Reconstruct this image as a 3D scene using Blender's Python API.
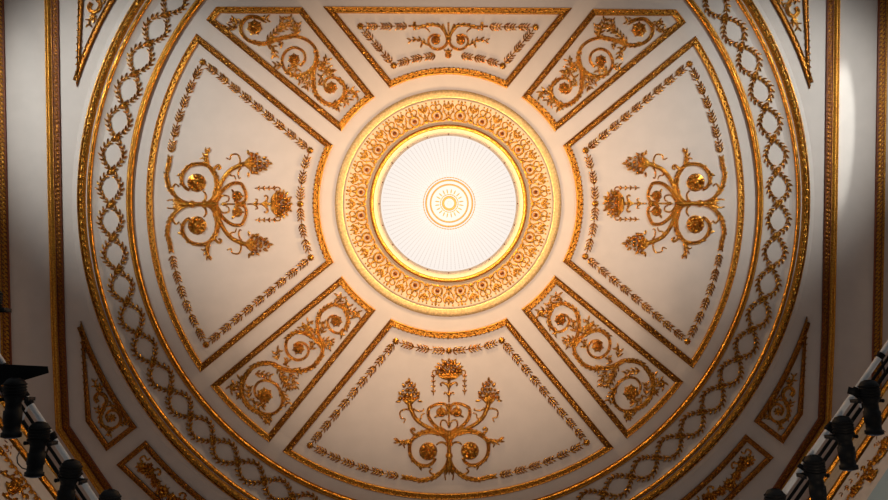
import bpy, math, random
from mathutils import Vector, Matrix
random.seed(7)
SC = bpy.context.scene
COL = SC.collection
for o in list(bpy.data.objects): bpy.data.objects.remove(o)
S = 1/50.0          # one drawing unit = 2 cm
H = 16.0            # height of the ceiling above the viewer
PI = math.pi

# ------------------------------------------------------------------ camera
AX, AY, AZ = math.radians(-1.8545127), math.radians(1.73865923), math.radians(0.18216848)
CX, CY = -0.57972055, 0.40546524
ROT = Matrix.Rotation(AX,3,'X') @ Matrix.Rotation(AY,3,'Y') @ Matrix.Rotation(AZ,3,'Z')
cd = bpy.data.cameras.new('camera'); cam = bpy.data.objects.new('camera', cd); COL.objects.link(cam)
r_, d_, f_ = ROT.col[0], ROT.col[1], ROT.col[2]
M4 = Matrix(((r_[0],-d_[0],-f_[0],CX),(r_[1],-d_[1],-f_[1],CY),(r_[2],-d_[2],-f_[2],0),(0,0,0,1)))
cam.matrix_world = M4
cd.sensor_width = 36; cd.lens = 800/888*36; cd.clip_end = 200
SC.camera = cam
# ------------------------------------------------------------------ world, lights, exposure
SC.view_settings.view_transform = 'Standard'; SC.view_settings.look = 'None'
SC.view_settings.gamma = 1; SC.view_settings.use_curve_mapping = False
SC.view_settings.exposure = 0.0
w = bpy.data.worlds.new('auditorium'); SC.world = w; w.use_nodes = True
wn = w.node_tree.nodes; wl = w.node_tree.links
tc = wn.new('ShaderNodeTexCoord'); sx = wn.new('ShaderNodeSeparateXYZ'); cr = wn.new('ShaderNodeValToRGB'); mr = wn.new('ShaderNodeMapRange')
mr.inputs[1].default_value = -1; mr.inputs[2].default_value = 0.1
wl.new(tc.outputs['Generated'], sx.inputs[0]); wl.new(sx.outputs['Z'], mr.inputs[0]); wl.new(mr.outputs[0], cr.inputs[0]); wl.new(cr.outputs[0], wn['Background'].inputs[0])
e = cr.color_ramp.elements; e[0].position = .12; e[0].color = (.035,.03,.028,1); e[1].position = .95; e[1].color = (.60,.64,.65,1)
e2 = e.new(.45); e2.color = (.135,.14,.14,1)   # dark stalls below, lit galleries all round
wn['Background'].inputs[1].default_value = 0.66
BOWL_FILL_W = 300
BOWL_EMIT = .98
def spot(name, loc, tgt, energy, col, size, blend, rad):
    l = bpy.data.lights.new(name,'SPOT'); l.energy = energy; l.color = col; l.spot_size = math.radians(size); l.spot_blend = blend; l.shadow_soft_size = rad
    o = bpy.data.objects.new(name,l); COL.objects.link(o); o.location = loc
    o.rotation_euler = (Vector(tgt)-Vector(loc)).to_track_quat('-Z','Y').to_euler(); return o
spot('house_spot', (-10.8,-4.2,9.0), (-6.2,-1.6,16), 2300, (0.92,0.98,0.93), 46, 1.0, 0.25)
spot('house_spot', ( 10.8,-4.2,9.0), ( 6.2,-1.6,16), 2300, (0.92,0.98,0.93), 46, 1.0, 0.25)
for gx, gy in ((-4.5,-4.5),(4.5,-4.5),(-4.5,4.5),(4.5,4.5)):   # added warm fill from below, standing in for the bowl's glow
    spot('warm_fill', (gx,gy,2.0), (0,.3,16), 2250, (1,.76,.54), 47, 1.0, .25)
spot('stage_spot', (8.3,-12.5,13.7), (7.93,-1.5,16), 14000, (0.92,1.0,0.95), 3.5, .55, .03)
spot('stage_spot', (-8.9,-12.5,13.0), (-8.3,-1.9,16), 1700, (0.92,1.0,0.95), 6, 1.0, .05)

# ------------------------------------------------------------------ materials
def mat(name, col, rough=.5, metal=0, bump=0, scale=40, var=0, col2=None, emit=None, estr=0, spec=.5):
    m = bpy.data.materials.new(name); m.use_nodes = True; n = m.node_tree.nodes; L = m.node_tree.links
    b = n['Principled BSDF']; b.inputs['Base Color'].default_value = (*col,1); b.inputs['Roughness'].default_value = rough
    b.inputs['Metallic'].default_value = metal; b.inputs['Specular IOR Level'].default_value = spec
    if var or bump:
        tc = n.new('ShaderNodeTexCoord'); nz = n.new('ShaderNodeTexNoise'); nz.inputs['Scale'].default_value = scale; nz.inputs['Detail'].default_value = 5
        L.new(tc.outputs['Object'], nz.inputs['Vector'])
        if var:
            mx = n.new('ShaderNodeMix'); mx.data_type = 'RGBA'
            c2 = col2 or tuple(c*(1-var) for c in col)
            mx.inputs[6].default_value = (*col,1); mx.inputs[7].default_value = (*c2,1)
            cr = n.new('ShaderNodeMapRange'); cr.inputs[1].default_value = .38; cr.inputs[2].default_value = .62
            L.new(nz.outputs['Fac'], cr.inputs[0]); L.new(cr.outputs[0], mx.inputs[0]); L.new(mx.outputs[2], b.inputs['Base Color'])
        if bump:
            bp = n.new('ShaderNodeBump'); bp.inputs['Strength'].default_value = bump; bp.inputs['Distance'].default_value = .02
            L.new(nz.outputs['Fac'], bp.inputs['Height']); L.new(bp.outputs[0], b.inputs['Normal'])
    if emit:
        b.inputs['Emission Color'].default_value = (*emit,1); b.inputs['Emission Strength'].default_value = estr
    return m
GOLD  = mat('gilding', (0.74,0.34,0.045), .27, .95, .4, 30, .5, (0.26,0.07,0.008))
GOLDR = mat('carved_gilding', (0.74,0.36,0.05), .38, .8, .5, 45, .5, (0.42,0.13,0.015))
GOLDB = mat('bright_gilding', (0.80,0.38,0.05), .34, .75, .3, 30, .45)
GOLDD = mat('darker_gilding', (0.44,0.17,0.022), .36, .9, .4, 45, .6, (0.17,0.045,0.006))
GOLDL = mat('pale_gilding', (0.80,0.52,0.22), .45, .35, .15, 25, .3)
RED   = mat('red_bole', (0.22,0.05,0.012), .5, .3, .2, 40, .4)
PLAS  = mat('painted_plaster', (0.70,0.605,0.565), .75, 0, .08, 3.0, .04, spec=.25)
CREAM = mat('cream_plaster', (0.66,0.50,0.35), .6, 0, .1, 20, .08)
BLACK = mat('black_metal', (0.005,0.005,0.006), .6, 0, .1, 30, spec=.15)
BLK2  = mat('black_plastic', (0.006,0.006,0.008), .6, spec=.15)
ALU   = mat('aluminium_tube', (0.80,0.81,0.84), .45, .2, .05, 30)
LENS  = mat('lens_glass', (0.03,0.04,0.09), .08)
WALLM = mat('wall_plaster', (0.86,0.74,0.66), .7, 0, .1, 4, .1)
BLUE  = mat('pale_blue_paint', (0.45,0.58,0.64), .7)
CABLE = mat('rubber_cable', (0.01,0.01,0.01), .6)
def bowl_mat():
    m = bpy.data.materials.new('lit_glass'); m.use_nodes = True; n = m.node_tree.nodes; L = m.node_tree.links
    b = n['Principled BSDF']; b.inputs['Base Color'].default_value = (.02,.02,.02,1); b.inputs['Roughness'].default_value = .5; b.inputs['Specular IOR Level'].default_value = 0
    b.inputs['Emission Color'].default_value = (1,.90,.82,1); b.inputs['Emission Strength'].default_value = BOWL_EMIT
    return m
BOWL = bowl_mat()
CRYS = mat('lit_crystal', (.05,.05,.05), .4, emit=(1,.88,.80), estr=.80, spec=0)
BOSSGLOW = mat('boss_gold_glow', (.1,.06,.02), .4, emit=(1,.46,.14), estr=.46, spec=0)  # gilt boss parts; glare from the bowl is put in as a glow

# ------------------------------------------------------------------ helpers
def I(u, v, h=0.0):
    """photo measurement -> ceiling drawing units (origin: centre of the bowl light)"""
    d = ROT @ Vector(((u-444)/800, (v-250)/800, 1))
    t = (H-h*S)/d.z
    return ((d.x*t+CX)/S, (d.y*t+CY)/S)
def II(pts, ox=0, oy=0, k=1):
    return [I(ox+x/k, oy+y/k) for x, y in pts]
def ray(u, v, z):
    d = ROT @ Vector(((u-444)/800, (v-250)/800, 1)); t = z/d.z
    return Vector((d.x*t+CX, d.y*t+CY, z))
def ray_plane(u, v, p, nrm):
    d = ROT @ Vector(((u-444)/800, (v-250)/800, 1)); c = Vector((CX,CY,0))
    return c + d*((p-c).dot(nrm)/d.dot(nrm))
IDT = lambda a, b: (a, b)
def rotk(deg):
    c, s = math.cos(math.radians(deg)), math.sin(math.radians(deg))
    return lambda a, b: (a*c-b*s, a*s+b*c)
def mir(sa, sb): return lambda a, b: (a*sa, b*sb)
RELIEF = 1.0
class MB:
    """collects relief shapes (drawing units a, b on the ceiling and relief height h) into one mesh"""
    def __init__(self, T=IDT): self.v = []; self.f = []; self.T = T
    def p(self, a, b, h):
        h *= RELIEF
        a, b = self.T(a, b); self.v.append((a*S, b*S, H-h*S)); return len(self.v)-1
    def w(self, vec): self.v.append(tuple(vec)); return len(self.v)-1
    def build(self, name, m, parent=None, smooth=True, base=None):
        me = bpy.data.meshes.new(name)
        if base is None:
            base = parent.location if parent is not None and parent.type == 'EMPTY' else (Vector(parent['_b']) if parent is not None and '_b' in parent else Vector((0,0,0)))
        bx, by, bz = base
        me.from_pydata([(x-bx, y-by, z-bz) for x, y, z in self.v], [], self.f); me.update()
        if smooth:
            for q in me.polygons: q.use_smooth = True
        me.materials.append(m)
        o = bpy.data.objects.new(name, me); COL.objects.link(o)
        if parent is not None:
            o.parent = parent; o['_b'] = list(base)
        else:
            o.location = base
        return o
    def leaf(self, a, b, ang, L, W, h0=.2, h=1.6, curl=0):
        c, s = math.cos(ang), math.sin(ang)
        def q(x, y, hh): return self.p(a+x*c-y*s, b+x*s+y*c, hh)
        k = curl*L
        i = [q(0,0,h0+h*.4), q(.3*L,-.45*W,h0), q(.7*L,-.38*W+k*.4,h0), q(L,k,h0+h*.3), q(.7*L,.38*W+k*.4,h0), q(.3*L,.45*W,h0), q(.3*L,0,h0+h), q(.68*L,k*.35,h0+h*.9)]
        self.f += [(i[0],i[1],i[6]),(i[0],i[6],i[5]),(i[1],i[2],i[7],i[6]),(i[5],i[6],i[7],i[4]),(i[2],i[3],i[7]),(i[4],i[7],i[3])]
    def blob(self, a, b, r, h0=0, h=None, n=8, rings=3, sq=1, ang=0):
        h = r if h is None else h
        c, s = math.cos(ang), math.sin(ang)
        prev = None
        for j in range(rings):
            t = j/rings*PI/2; rr = r*math.cos(t); hh = h0+h*math.sin(t); cur = []
            for k in range(n):
                x, y = rr*math.cos(2*PI*k/n), rr*sq*math.sin(2*PI*k/n)
                cur.append(self.p(a+x*c-y*s, b+x*s+y*c, hh))
            if prev:
                for k in range(n): self.f.append((prev[k],prev[(k+1)%n],cur[(k+1)%n],cur[k]))
            prev = cur
        top = self.p(a, b, h0+h)
        for k in range(n): self.f.append((prev[k],prev[(k+1)%n],top))
    def tube(self, pts, r0, r1=None, hs=1.2, h0=0, n=6, sub=5, taper=None, closed=False, groove=False):
        r1 = r0 if r1 is None else r1
        P = smooth(pts, sub, closed) if sub > 1 else list(pts)
        N = len(P); prev = None; first = None
        for i, (a, b) in enumerate(P):
            j0, j1 = (P[i-1], P[(i+1) % N]) if closed else (P[max(i-1,0)], P[min(i+1,N-1)])
            dx, dy = j1[0]-j0[0], j1[1]-j0[1]; l = math.hypot(dx,dy) or 1; nx, ny = -dy/l, dx/l
            t = i/max(N-1,1); r = r0+(r1-r0)*t
            if taper: r = taper(t)*r0
            cur = []
            prof = ([(-1,0),(-.92,.8),(-.6,1.05),(-.3,.8),(0,.1),(.3,.8),(.6,1.05),(.92,.8),(1,0)] if groove else
                    [(-math.cos(PI*k/(n-1)), math.sin(PI*k/(n-1))) for k in range(n)])
            for x, y in prof: cur.append(self.p(a+nx*x*r, b+ny*x*r, h0+y*r*hs))
            if prev:
                for k in range(len(prof)-1): self.f.append((prev[k],prev[k+1],cur[k+1],cur[k]))
            else: first = cur
            prev = cur
        if closed:
            for k in range(len(prev)-1): self.f.append((prev[k],prev[k+1],first[k+1],first[k]))
        else:
            self.f.append(tuple(first)); self.f.append(tuple(prev))
    def sweep(self, path, prof, closed=False, i0=0, i1=None, nrm=None):
        """moulding: path of (a,b); prof of (inward distance, height)"""
        nm = nrm or mitres(path, closed); N = len(path)
        i1 = N-1 if i1 is None else i1
        prev = None; i = i0
        while True:
            k = i % N
            cur = [self.p(path[k][0]+nm[k][0]*d, path[k][1]+nm[k][1]*d, h) for d, h in prof]
            if prev:
                for j in range(len(prof)-1): self.f.append((prev[j],prev[j+1],cur[j+1],cur[j]))
            prev = cur
            if i == i1: break
            i += 1
    def lathe(self, prof, n=180, a0=0, a1=2*PI, ca=0, cb=0):
        full = abs(a1-a0-2*PI) < 1e-6; rows = []
        for k in range(n if full else n+1):
            t = a0+(a1-a0)*k/n
            rows.append([self.p(ca+r*math.cos(t), cb+r*math.sin(t), h) for r, h in prof])
        for k in range(n):
            A, B = rows[k], rows[(k+1) % len(rows)]
            for j in range(len(prof)-1): self.f.append((A[j],A[j+1],B[j+1],B[j]))
    def rosette(self, a, b, r, n=8, h=2.2, ph=0, ctr=.38):
        for k in range(n): self.leaf(a, b, ph+2*PI*k/n, r, r*2.0/n*2.0, .3, h*.8)
        self.blob(a, b, r*ctr, .3, h*1.25, 8, 2)
    def berries(self, a, b, r, h=4.0, seed=0):
        rd = random.Random(seed); self.blob(a, b, r, 0, h*.35, 14, 2)
        self.blob(a, b, r*.34, h*.3, h*.9, 8, 3)
        for k in range(7):
            t = 2*PI*k/7+rd.random()*.4; q = rd.uniform(.9,1.1)
            self.blob(a+math.cos(t)*r*.68, b+math.sin(t)*r*.68, r*.30*q, h*.12, h*.8*q, 8, 3)
def smooth(pts, sub=5, closed=False):
    out = []; N = len(pts)
    rng = range(N) if closed else range(N-1)
    for i in rng:
        if closed: p0,p1,p2,p3 = pts[i-1],pts[i],pts[(i+1)%N],pts[(i+2)%N]
        else: p0,p1,p2,p3 = pts[max(i-1,0)],pts[i],pts[i+1],pts[min(i+2,N-1)]
        for k in range(sub):
            t = k/sub; t2=t*t; t3=t2*t
            out.append(tuple(.5*((2*p1[j])+(-p0[j]+p2[j])*t+(2*p0[j]-5*p1[j]+4*p2[j]-p3[j])*t2+(-p0[j]+3*p1[j]-3*p2[j]+p3[j])*t3) for j in (0,1)))
    if not closed: out.append(tuple(pts[-1]))
    return out
def mitres(path, closed):
    N = len(path); out = []
    for i in range(N):
        def dirn(p, q):
            l = math.hypot(q[0]-p[0], q[1]-p[1]) or 1; return ((q[0]-p[0])/l, (q[1]-p[1])/l)
        if closed: d0, d1 = dirn(path[i-1],path[i]), dirn(path[i],path[(i+1)%N])
        else:
            d1 = dirn(path[i],path[i+1]) if i < N-1 else None
            d0 = dirn(path[i-1],path[i]) if i > 0 else d1
            d1 = d1 or d0
        n0, n1 = (-d0[1],d0[0]), (-d1[1],d1[0])
        m = (n0[0]+n1[0], n0[1]+n1[1]); l2 = (m[0]**2+m[1]**2)/2
        l2 = max(l2, .12)
        out.append((m[0]/l2, m[1]/l2))
    return out
def walk(path, step, off=0):
    """evenly spaced (a, b, angle) along a path"""
    out = []; need = off; acc = 0
    for (x0,y0),(x1,y1) in zip(path, path[1:]):
        l = math.hypot(x1-x0,y1-y0)
        while l > 0 and need <= acc+l:
            t = (need-acc)/l; out.append((x0+(x1-x0)*t, y0+(y1-y0)*t, math.atan2(y1-y0,x1-x0))); need += step
        acc += l
    return out
def length(path): return sum(math.hypot(b[0]-a[0],b[1]-a[1]) for a, b in zip(path,path[1:]))
def arc(r, a0, a1, n): return [(r*math.cos(math.radians(a0+(a1-a0)*i/n)), r*math.sin(math.radians(a0+(a1-a0)*i/n))) for i in range(n+1)]
def tag(o, label, cat, group=None):
    o['label'] = label; o['category'] = cat
    if group: o['group'] = group
    return o
def thing(name, label, cat, loc, group=None):
    o = bpy.data.objects.new(name, None); COL.objects.link(o); o.location = loc; o.empty_display_size = .2
    return tag(o, label, cat, group)
def at(a, b, h=0, T=IDT):
    a, b = T(a, b); return Vector((a*S, b*S, H-h*S))
def structure(o): o['kind'] = 'structure'; return o

# ------------------------------------------------------------------ setting: ceiling and walls
m = MB()
m.lathe([(66,-16),(640,-16),(640,0),(500,0),(371,0),(318,0),(284,0),(200,0),(130,0),(113,0),(66,0),(66,-16)], 240)
structure(m.build('ceiling', PLAS))
m = MB(); m.lathe([(371,0),(364.8,2.6),(351,2.6),(350,1.2),(345,0)], 240); structure(m.build('trim_1', PLAS))
m = MB(); m.lathe([(317,0),(316.5,.6),(312.2,.6),(305.0,.1),(298.9,.9),(291,.9),(286,.1),(284,0)], 240); structure(m.build('trim_2', PLAS))
# ------------------------------------------------------------------ ceiling light
BD = 17
light = thing('ceiling_light', 'round glowing crystal bowl light at the centre of the ceiling', 'ceiling light', at(0,0))
m = MB(); m.lathe([(67.5*math.sin(t), 1.5+BD*math.cos(t)) for t in [PI/2*k/14 for k in range(15)]][::-1], 96)
m.build('glass_bowl', BOWL, light)
m = MB(); m.lathe([(80.5,-4),(80.5,2.2),(79.4,2.2),(79,3),(74.4,3.0),(74,2),(66.5,1.2),(66.5,-4)], 128); m.build('rim_plate', CREAM, light)
m = MB(); m.lathe([(78.9-2.3+2.3*math.cos(t), 2+3.4*math.sin(t)) for t in [PI*k/8 for k in range(9)]], 128); m.build('gilt_ring', GOLDR, light)
for k in range(20):
    m = MB(); t = 2*PI*k/20; m.blob(69*math.cos(t), 69*math.sin(t), .75, 1.3, 1.0, 8, 2); m.build('bolt', RED, light)
def bowl_h(r): return 1.5+BD*math.sqrt(max(0,1-(r/67.5)**2))
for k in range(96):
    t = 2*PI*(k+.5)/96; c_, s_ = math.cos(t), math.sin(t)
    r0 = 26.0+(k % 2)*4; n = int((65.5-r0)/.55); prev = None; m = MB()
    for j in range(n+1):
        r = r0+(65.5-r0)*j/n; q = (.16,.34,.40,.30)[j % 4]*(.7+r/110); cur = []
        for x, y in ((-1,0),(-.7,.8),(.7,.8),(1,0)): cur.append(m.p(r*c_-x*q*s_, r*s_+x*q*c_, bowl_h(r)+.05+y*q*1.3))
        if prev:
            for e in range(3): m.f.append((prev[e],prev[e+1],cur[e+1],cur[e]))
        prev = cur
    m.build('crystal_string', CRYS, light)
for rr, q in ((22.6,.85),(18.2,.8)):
    m = MB(); m.lathe([(rr+q*math.cos(t), bowl_h(rr)+q*1.3*math.sin(t)) for t in [PI*k/6 for k in range(7)]], 72); m.build('boss_ring', BOSSGLOW, light)
m = MB(); m.lathe([(6.0+1.2*math.cos(t), bowl_h(6)+1.6*math.sin(t)) for t in [PI*k/6 for k in range(7)]], 40); m.build('boss_ring', BOSSGLOW, light)
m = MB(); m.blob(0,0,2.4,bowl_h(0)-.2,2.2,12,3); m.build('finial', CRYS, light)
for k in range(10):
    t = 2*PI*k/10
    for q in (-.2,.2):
        m = MB(); m.leaf(9.2*math.cos(t+q*.8), 9.2*math.sin(t+q*.8), t+q*.6, 5.2, 1.5, bowl_h(12)-.1, .9); m.build('boss_petal', BOSSGLOW, light)
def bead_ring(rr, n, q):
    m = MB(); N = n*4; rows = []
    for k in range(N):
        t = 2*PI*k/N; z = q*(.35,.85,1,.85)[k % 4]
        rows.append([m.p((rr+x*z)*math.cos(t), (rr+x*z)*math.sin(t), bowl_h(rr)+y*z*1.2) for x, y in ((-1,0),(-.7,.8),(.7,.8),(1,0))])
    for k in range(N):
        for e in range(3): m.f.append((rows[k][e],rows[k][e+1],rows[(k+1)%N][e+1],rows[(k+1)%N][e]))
    m.build('bead_ring', BOSSGLOW, light)
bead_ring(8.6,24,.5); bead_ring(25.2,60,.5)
l = bpy.data.lights.new('bowl_fill','POINT'); l.energy = BOWL_FILL_W; l.color = (1,.66,.32); l.shadow_soft_size = .3  # added point light hanging free under the bowl to brighten the ceiling
o = bpy.data.objects.new('bowl_fill', l); COL.objects.link(o); o.parent = light; o.location = (0,0,-1.15)
# ------------------------------------------------------------------ ceiling rose around the light
rose = thing('ceiling_rose', 'circular gilded plaster rose with acanthus band framing the bowl light', 'ceiling rose', at(96,0))
m = MB(); m.lathe([(106,0),(106,1.6),(104.2,1.6),(103.8,2.3),(102.8,1.4),(82,1.4),(80.6,2.2),(80.6,0)], 128); m.build('plaster_band', CREAM, rose)
m = MB(); m.lathe([(112.8,0),(113,1.3),(111.6,2.3),(109.4,2.7),(107.6,2.4),(106.6,1.9),(105.4,1.8),(105.2,0)], 160); m.build('rim_moulding', GOLDL, rose)
for k in range(24):
    T = rotk(7.5+15*k); m = MB(T)     # motif drawn along +a
    m.tube([(87.6+4.9*math.cos(t), 4.9*math.sin(t)) for t in [2*PI*j/14 for j in range(14)]], 1.1, hs=1.4, h0=1.4, sub=1, closed=True)
    m.blob(87.6,0,2.5,1.4,2.6,8,2)
    for s in (-1,1):
        m.tube([(83,s*2),(82.4,s*6),(84.5,s*9),(88,s*9.2),(91.5,s*7),(95,s*7.2)], .85, .6, h0=1.4, sub=4)
        m.tube([(92.5,s*1.5),(94.2,s*4.6),(97,s*5.4),(99,s*3.2),(98,s*1.5)], .8, .6, h0=1.4, sub=4)
        m.leaf(95,s*7.2, s*.5, 5.5, 2.6, 1.4, 1.5); m.leaf(93,s*9.5, s*.1, 5, 2.2, 1.4, 1.4)
        m.leaf(84.5,s*8.5, s*2.4, 4, 2.0, 1.4, 1.3); m.leaf(90.5,s*5.6, s*1.2, 4, 1.8, 1.4, 1.3)
        m.blob(101.6,s*3.4,1.0,1.4,1.2,6,2); m.blob(101.2,s*9.2,.9,1.4,1.1,6,2)
    m.leaf(92,0,0,6,3.2,1.4,2.0); m.blob(98.5,0,1.3,1.4,1.6,8,2); m.leaf(99,0,0,4,3,1.4,1.4)
    mo = m.build('acanthus_motif', GOLDB, rose)
    m = MB(T); m.blob(87.6,0,1.7,3.0,1.6,8,2); m.build('rosette_eye', RED, mo)
    m = MB(rotk(15*k)); m.blob(84.6,0,1.6,1.4,1.7,8,2); m.leaf(86,0,0,6,3,1.4,1.6)
    for s in (-1,1):
        m.leaf(92,0,s*.55,5.5,2,1.4,1.3); m.leaf(96,0,s*.9,4,1.8,1.4,1.3)
    m.blob(95,0,1.3,1.4,1.5,8,2); m.leaf(97,0,0,5,2.6,1.4,1.4)
    m.build('palmette', GOLDB, rose)
# ------------------------------------------------------------------ the two great ring mouldings and the laurel chain between them
ring = thing('ring_moulding', 'slim gilded ring moulding just inside the laurel chain', 'moulding', at(0,315))
m = MB(); m.lathe([(318,0),(318,2),(316.6,3.2),(315,3),(314.9,2.3)], 260); m.build('beaded_edge', GOLDR, ring)
m = MB(); m.lathe([(315,2.3),(314.8,4.0),(313.6,4.8),(312.4,4.2),(311.6,2.6),(311.6,0)], 260); m.build('smooth_roll', GOLD, ring)
m = MB()
for k in range(520):
    t = 2*PI*k/520; m.blob(316.7*math.cos(t), 316.7*math.sin(t), 1.05, 2.6, 1.1, 5, 1)
o = m.build('bead_row', GOLDR, ring); o['kind'] = 'stuff'
ring = thing('ring_moulding', 'broad gilded outer ring moulding of overlapping leaves with a smooth roll', 'moulding', at(0,358))
m = MB(); m.lathe([(355.9,1.6),(355.6,2),(355,4.2),(353.6,5.2),(352.2,4.6),(351.2,3.2),(351.2,0)], 280); m.build('smooth_roll', GOLD, ring)
m = MB(); m.lathe([(364.8,0),(364.8,3.4),(363.8,4),(363,3),(361.5,4.6),(359.6,5),(357.6,4.2),(356.4,1.8),(355.2,1.6)], 280); m.build('torus_band', GOLDR, ring)
m = MB()
N = 300
for k in range(N):
    t = 2*PI*k/N
    for rr, q, L in ((361.4,.34,7.2),(358.6,-.34,7.2)):
        m.leaf(rr*math.cos(t), rr*math.sin(t), t+PI/2+q, L, 3.0, 5.0, 2.8)
    m.leaf(360*math.cos(t+.5*PI/N), 360*math.sin(t+.5*PI/N), t+PI/2, 6.4, 1.8, 5.6, 2.2)
o = m.build('leaf_carving', GOLD, ring); o['kind'] = 'stuff'
m = MB(); m.lathe([(365,0),(365,3.6),(364.2,4.6),(363.2,4.2),(363,3)], 280); m.build('outer_fillet', GOLD, ring)

chain = thing('laurel_chain', 'gilded chain of crossed laurel strands running round between the two ring mouldings', 'laurel chain', at(0,334))
proto = None
for k in range(64):
    if proto is None:
        m = MB()
        for s in (-1,1):
            P = []
            for i in range(25):
                x = i/24; t = math.radians(5.625*x); r = 334.2+s*10.6*math.sin(PI*x)
                P.append((r*math.cos(t), r*math.sin(t)))
            m.tube(P, .5, hs=1.6, sub=1)
            for j, (a, b, an) in enumerate(walk(P, 4.7, 2.6)):
                for q in (-1,1):
                    m.leaf(a, b, an+q*.62+random.uniform(-.12,.12), 5.8+random.uniform(-.5,.5), 2.3, .25, 2.6, curl=-.06*q)
        m.blob(334.2, 0, 1.7, .3, 2.2, 8, 2)
        proto = m.build('laurel_loop', GOLD, chain)
        # origin of the mesh back at the centre so that copies turn about it
        off = Vector(chain.location)
    else:
        c = proto.copy(); COL.objects.link(c); c.parent = chain
        R = Matrix.Rotation(math.radians(5.625*k),4,'Z')
        c.matrix_local = Matrix.Translation(-off) @ R @ Matrix.Translation(off)

RELIEF = .9
# ------------------------------------------------------------------ panel frames
BORD = [(0,0),(0,2.2),(.7,3.0),(1.5,2.6),(1.9,1.7),(4.3,1.7),(4.7,2.6),(5.5,2.9),(6.2,2.2),(6.2,0)]
def frame(corners_segs, name, label, group, T=IDT, base=None, wide=1.0, h0=0.0):
    """corners_segs: list of (rail name, list of points) walked so that the inside lies to the left (a,b frame)"""
    path = []; idx = []
    for nm, pts in corners_segs:
        i0 = len(path); path += pts[:-1]; idx.append((nm, i0, i0+len(pts)-1))
    # orientation: make the inside be +normal
    A = sum(path[i-1][0]*path[i][1]-path[i][0]*path[i-1][1] for i in range(len(path)))
    sg = 1 if A > 0 else -1
    nm_ = [(x*sg, y*sg) for x, y in mitres(path, True)]
    ca = sum(p[0] for p in path)/len(path); cb = sum(p[1] for p in path)/len(path)
    root = thing(name, label, 'panel moulding', at(*(base or path[0]), 0, T), group)
    for nm, i0, i1 in idx:
        hh = .7 if nm == 'outer_rail' else 0.0
        pr = [(d*wide, h+hh if h > 0 else 0) for d, h in BORD]
        m = MB(T); m.sweep(path, pr, True, i0, i1, nm_); rail = m.build(nm, GOLDD if nm == 'side_rail' or wide < 1 else GOLDR, root, smooth=False)  # brighter gilding on outer, inner and top rails paints in their lit look
        N = len(path)
        cl = [(path[i%N][0]+nm_[i%N][0]*3.1*wide, path[i%N][1]+nm_[i%N][1]*3.1*wide) for i in range(i0, i1+1)]
        m = MB(T); Lh = length(cl); n = max(2, int(Lh/3.3)); st = Lh/n
        for j, (a, b, an) in enumerate(walk(cl, st, st*.3)):
            q = .75 if j % 2 else -.75
            m.leaf(a-math.cos(an)*1.7, b-math.sin(an)*1.7, an+q, 4.4*wide**.5, 2.1*wide, 1.75+hh, 2.0)
        if nm == 'inner_rail':
            cl2 = [(path[i%N][0]+nm_[i%N][0]*5.6*wide, path[i%N][1]+nm_[i%N][1]*5.6*wide) for i in range(i0, i1+1)]
            for a, b, an in walk(cl2, 4.6, 2.5): m.blob(a, b, 1.6, 1.2, 2.0, 7, 2)
        m.build('carved_leaf_band', GOLD, rail, base=Vector(root.location))
    return root
def seg(p, q, n=1): return [(p[0]+(q[0]-p[0])*i/n, p[1]+(q[1]-p[1])*i/n) for i in range(n+1)]
ai = math.degrees(math.atan2(114.7,58.2)); ao = math.degrees(math.atan2(247.3,167.0))
def pol(r, d): return (r*math.cos(math.radians(d)), r*math.sin(math.radians(d)))
def big_panel(where, T, group='wedge panel frames'):
    frame([('outer_rail', arc(298.3, ao, 180-ao, 40)), ('side_rail', seg(pol(298.3,180-ao), pol(128.5,180-ai))),
           ('inner_rail', arc(128.5, 180-ai, ai, 24)), ('side_rail', seg(pol(128.5,ai), pol(298.3,ao)))],
          'panel_moulding', where, group, T, base=(0,298))
big_panel('gilded frame of the big wedge panel below the bowl light', IDT)
big_panel('gilded frame of the big wedge panel left of the bowl light', rotk(90))
big_panel('gilded frame of the big wedge panel right of the bowl light', rotk(-90))
TT = -194.2
aT = math.degrees(math.acos(TT/298.3*-1))
k_ = (194.2-114.7)/(247.3-114.7)
tc = 58.2+(167-58.2)*k_
frame([('top_rail', seg((-tc,TT),(tc,TT))), ('side_rail', seg((tc,TT),(58.2,-114.7))), ('inner_rail', arc(128.5,-ai,-180+ai,24)), ('side_rail', seg((-58.2,-114.7),(-tc,TT)))],
      'panel_moulding', 'gilded frame of the shallow flat-topped panel above the bowl light', 'wedge panel frames', base=(0,TT))
d1i, d2i = math.degrees(math.atan2(71.9,106.6)), math.degrees(math.atan2(105.9,73.0))
d1o, d2o = math.degrees(math.atan2(180.3,237.6)), math.degrees(math.atan2(238.1,179.9))
for sa, nm in ((-1,'left'),(1,'right')):
    T = mir(sa, 1)
    frame([('outer_rail', arc(298.3,d1o,d2o,18)), ('side_rail', seg(pol(298.3,d2o),pol(128.5,d2i))), ('inner_rail', arc(128.5,d2i,d1i,14)), ('side_rail', seg(pol(128.5,d1i),pol(298.3,d1o)))],
          'panel_moulding', 'gilded frame of the slanting scroll panel lower %s of the bowl light' % nm, 'slanting panel frames', T, base=pol(298,45))
    T = mir(sa, -1)
    dt = math.degrees(math.asin(193.4/298.3)); xt = math.sqrt(298.3**2-193.4**2)
    p2i, p2o = pol(128.5,d2i), pol(298.3,d2o); q = (193.4-p2i[1])/(p2o[1]-p2i[1]); xi = p2i[0]+(p2o[0]-p2i[0])*q
    frame([('outer_rail', arc(298.3,d1o,dt,5)), ('top_rail', seg((xt,193.4),(xi,193.4))), ('side_rail', seg((xi,193.4),p2i)), ('inner_rail', arc(128.5,d2i,d1i,14)), ('side_rail', seg(pol(128.5,d1i),pol(298.3,d1o)))],
          'panel_moulding', 'gilded frame of the slanting scroll panel upper %s of the bowl light' % nm, 'slanting panel frames', T, base=(xi+30,193.4))
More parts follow.
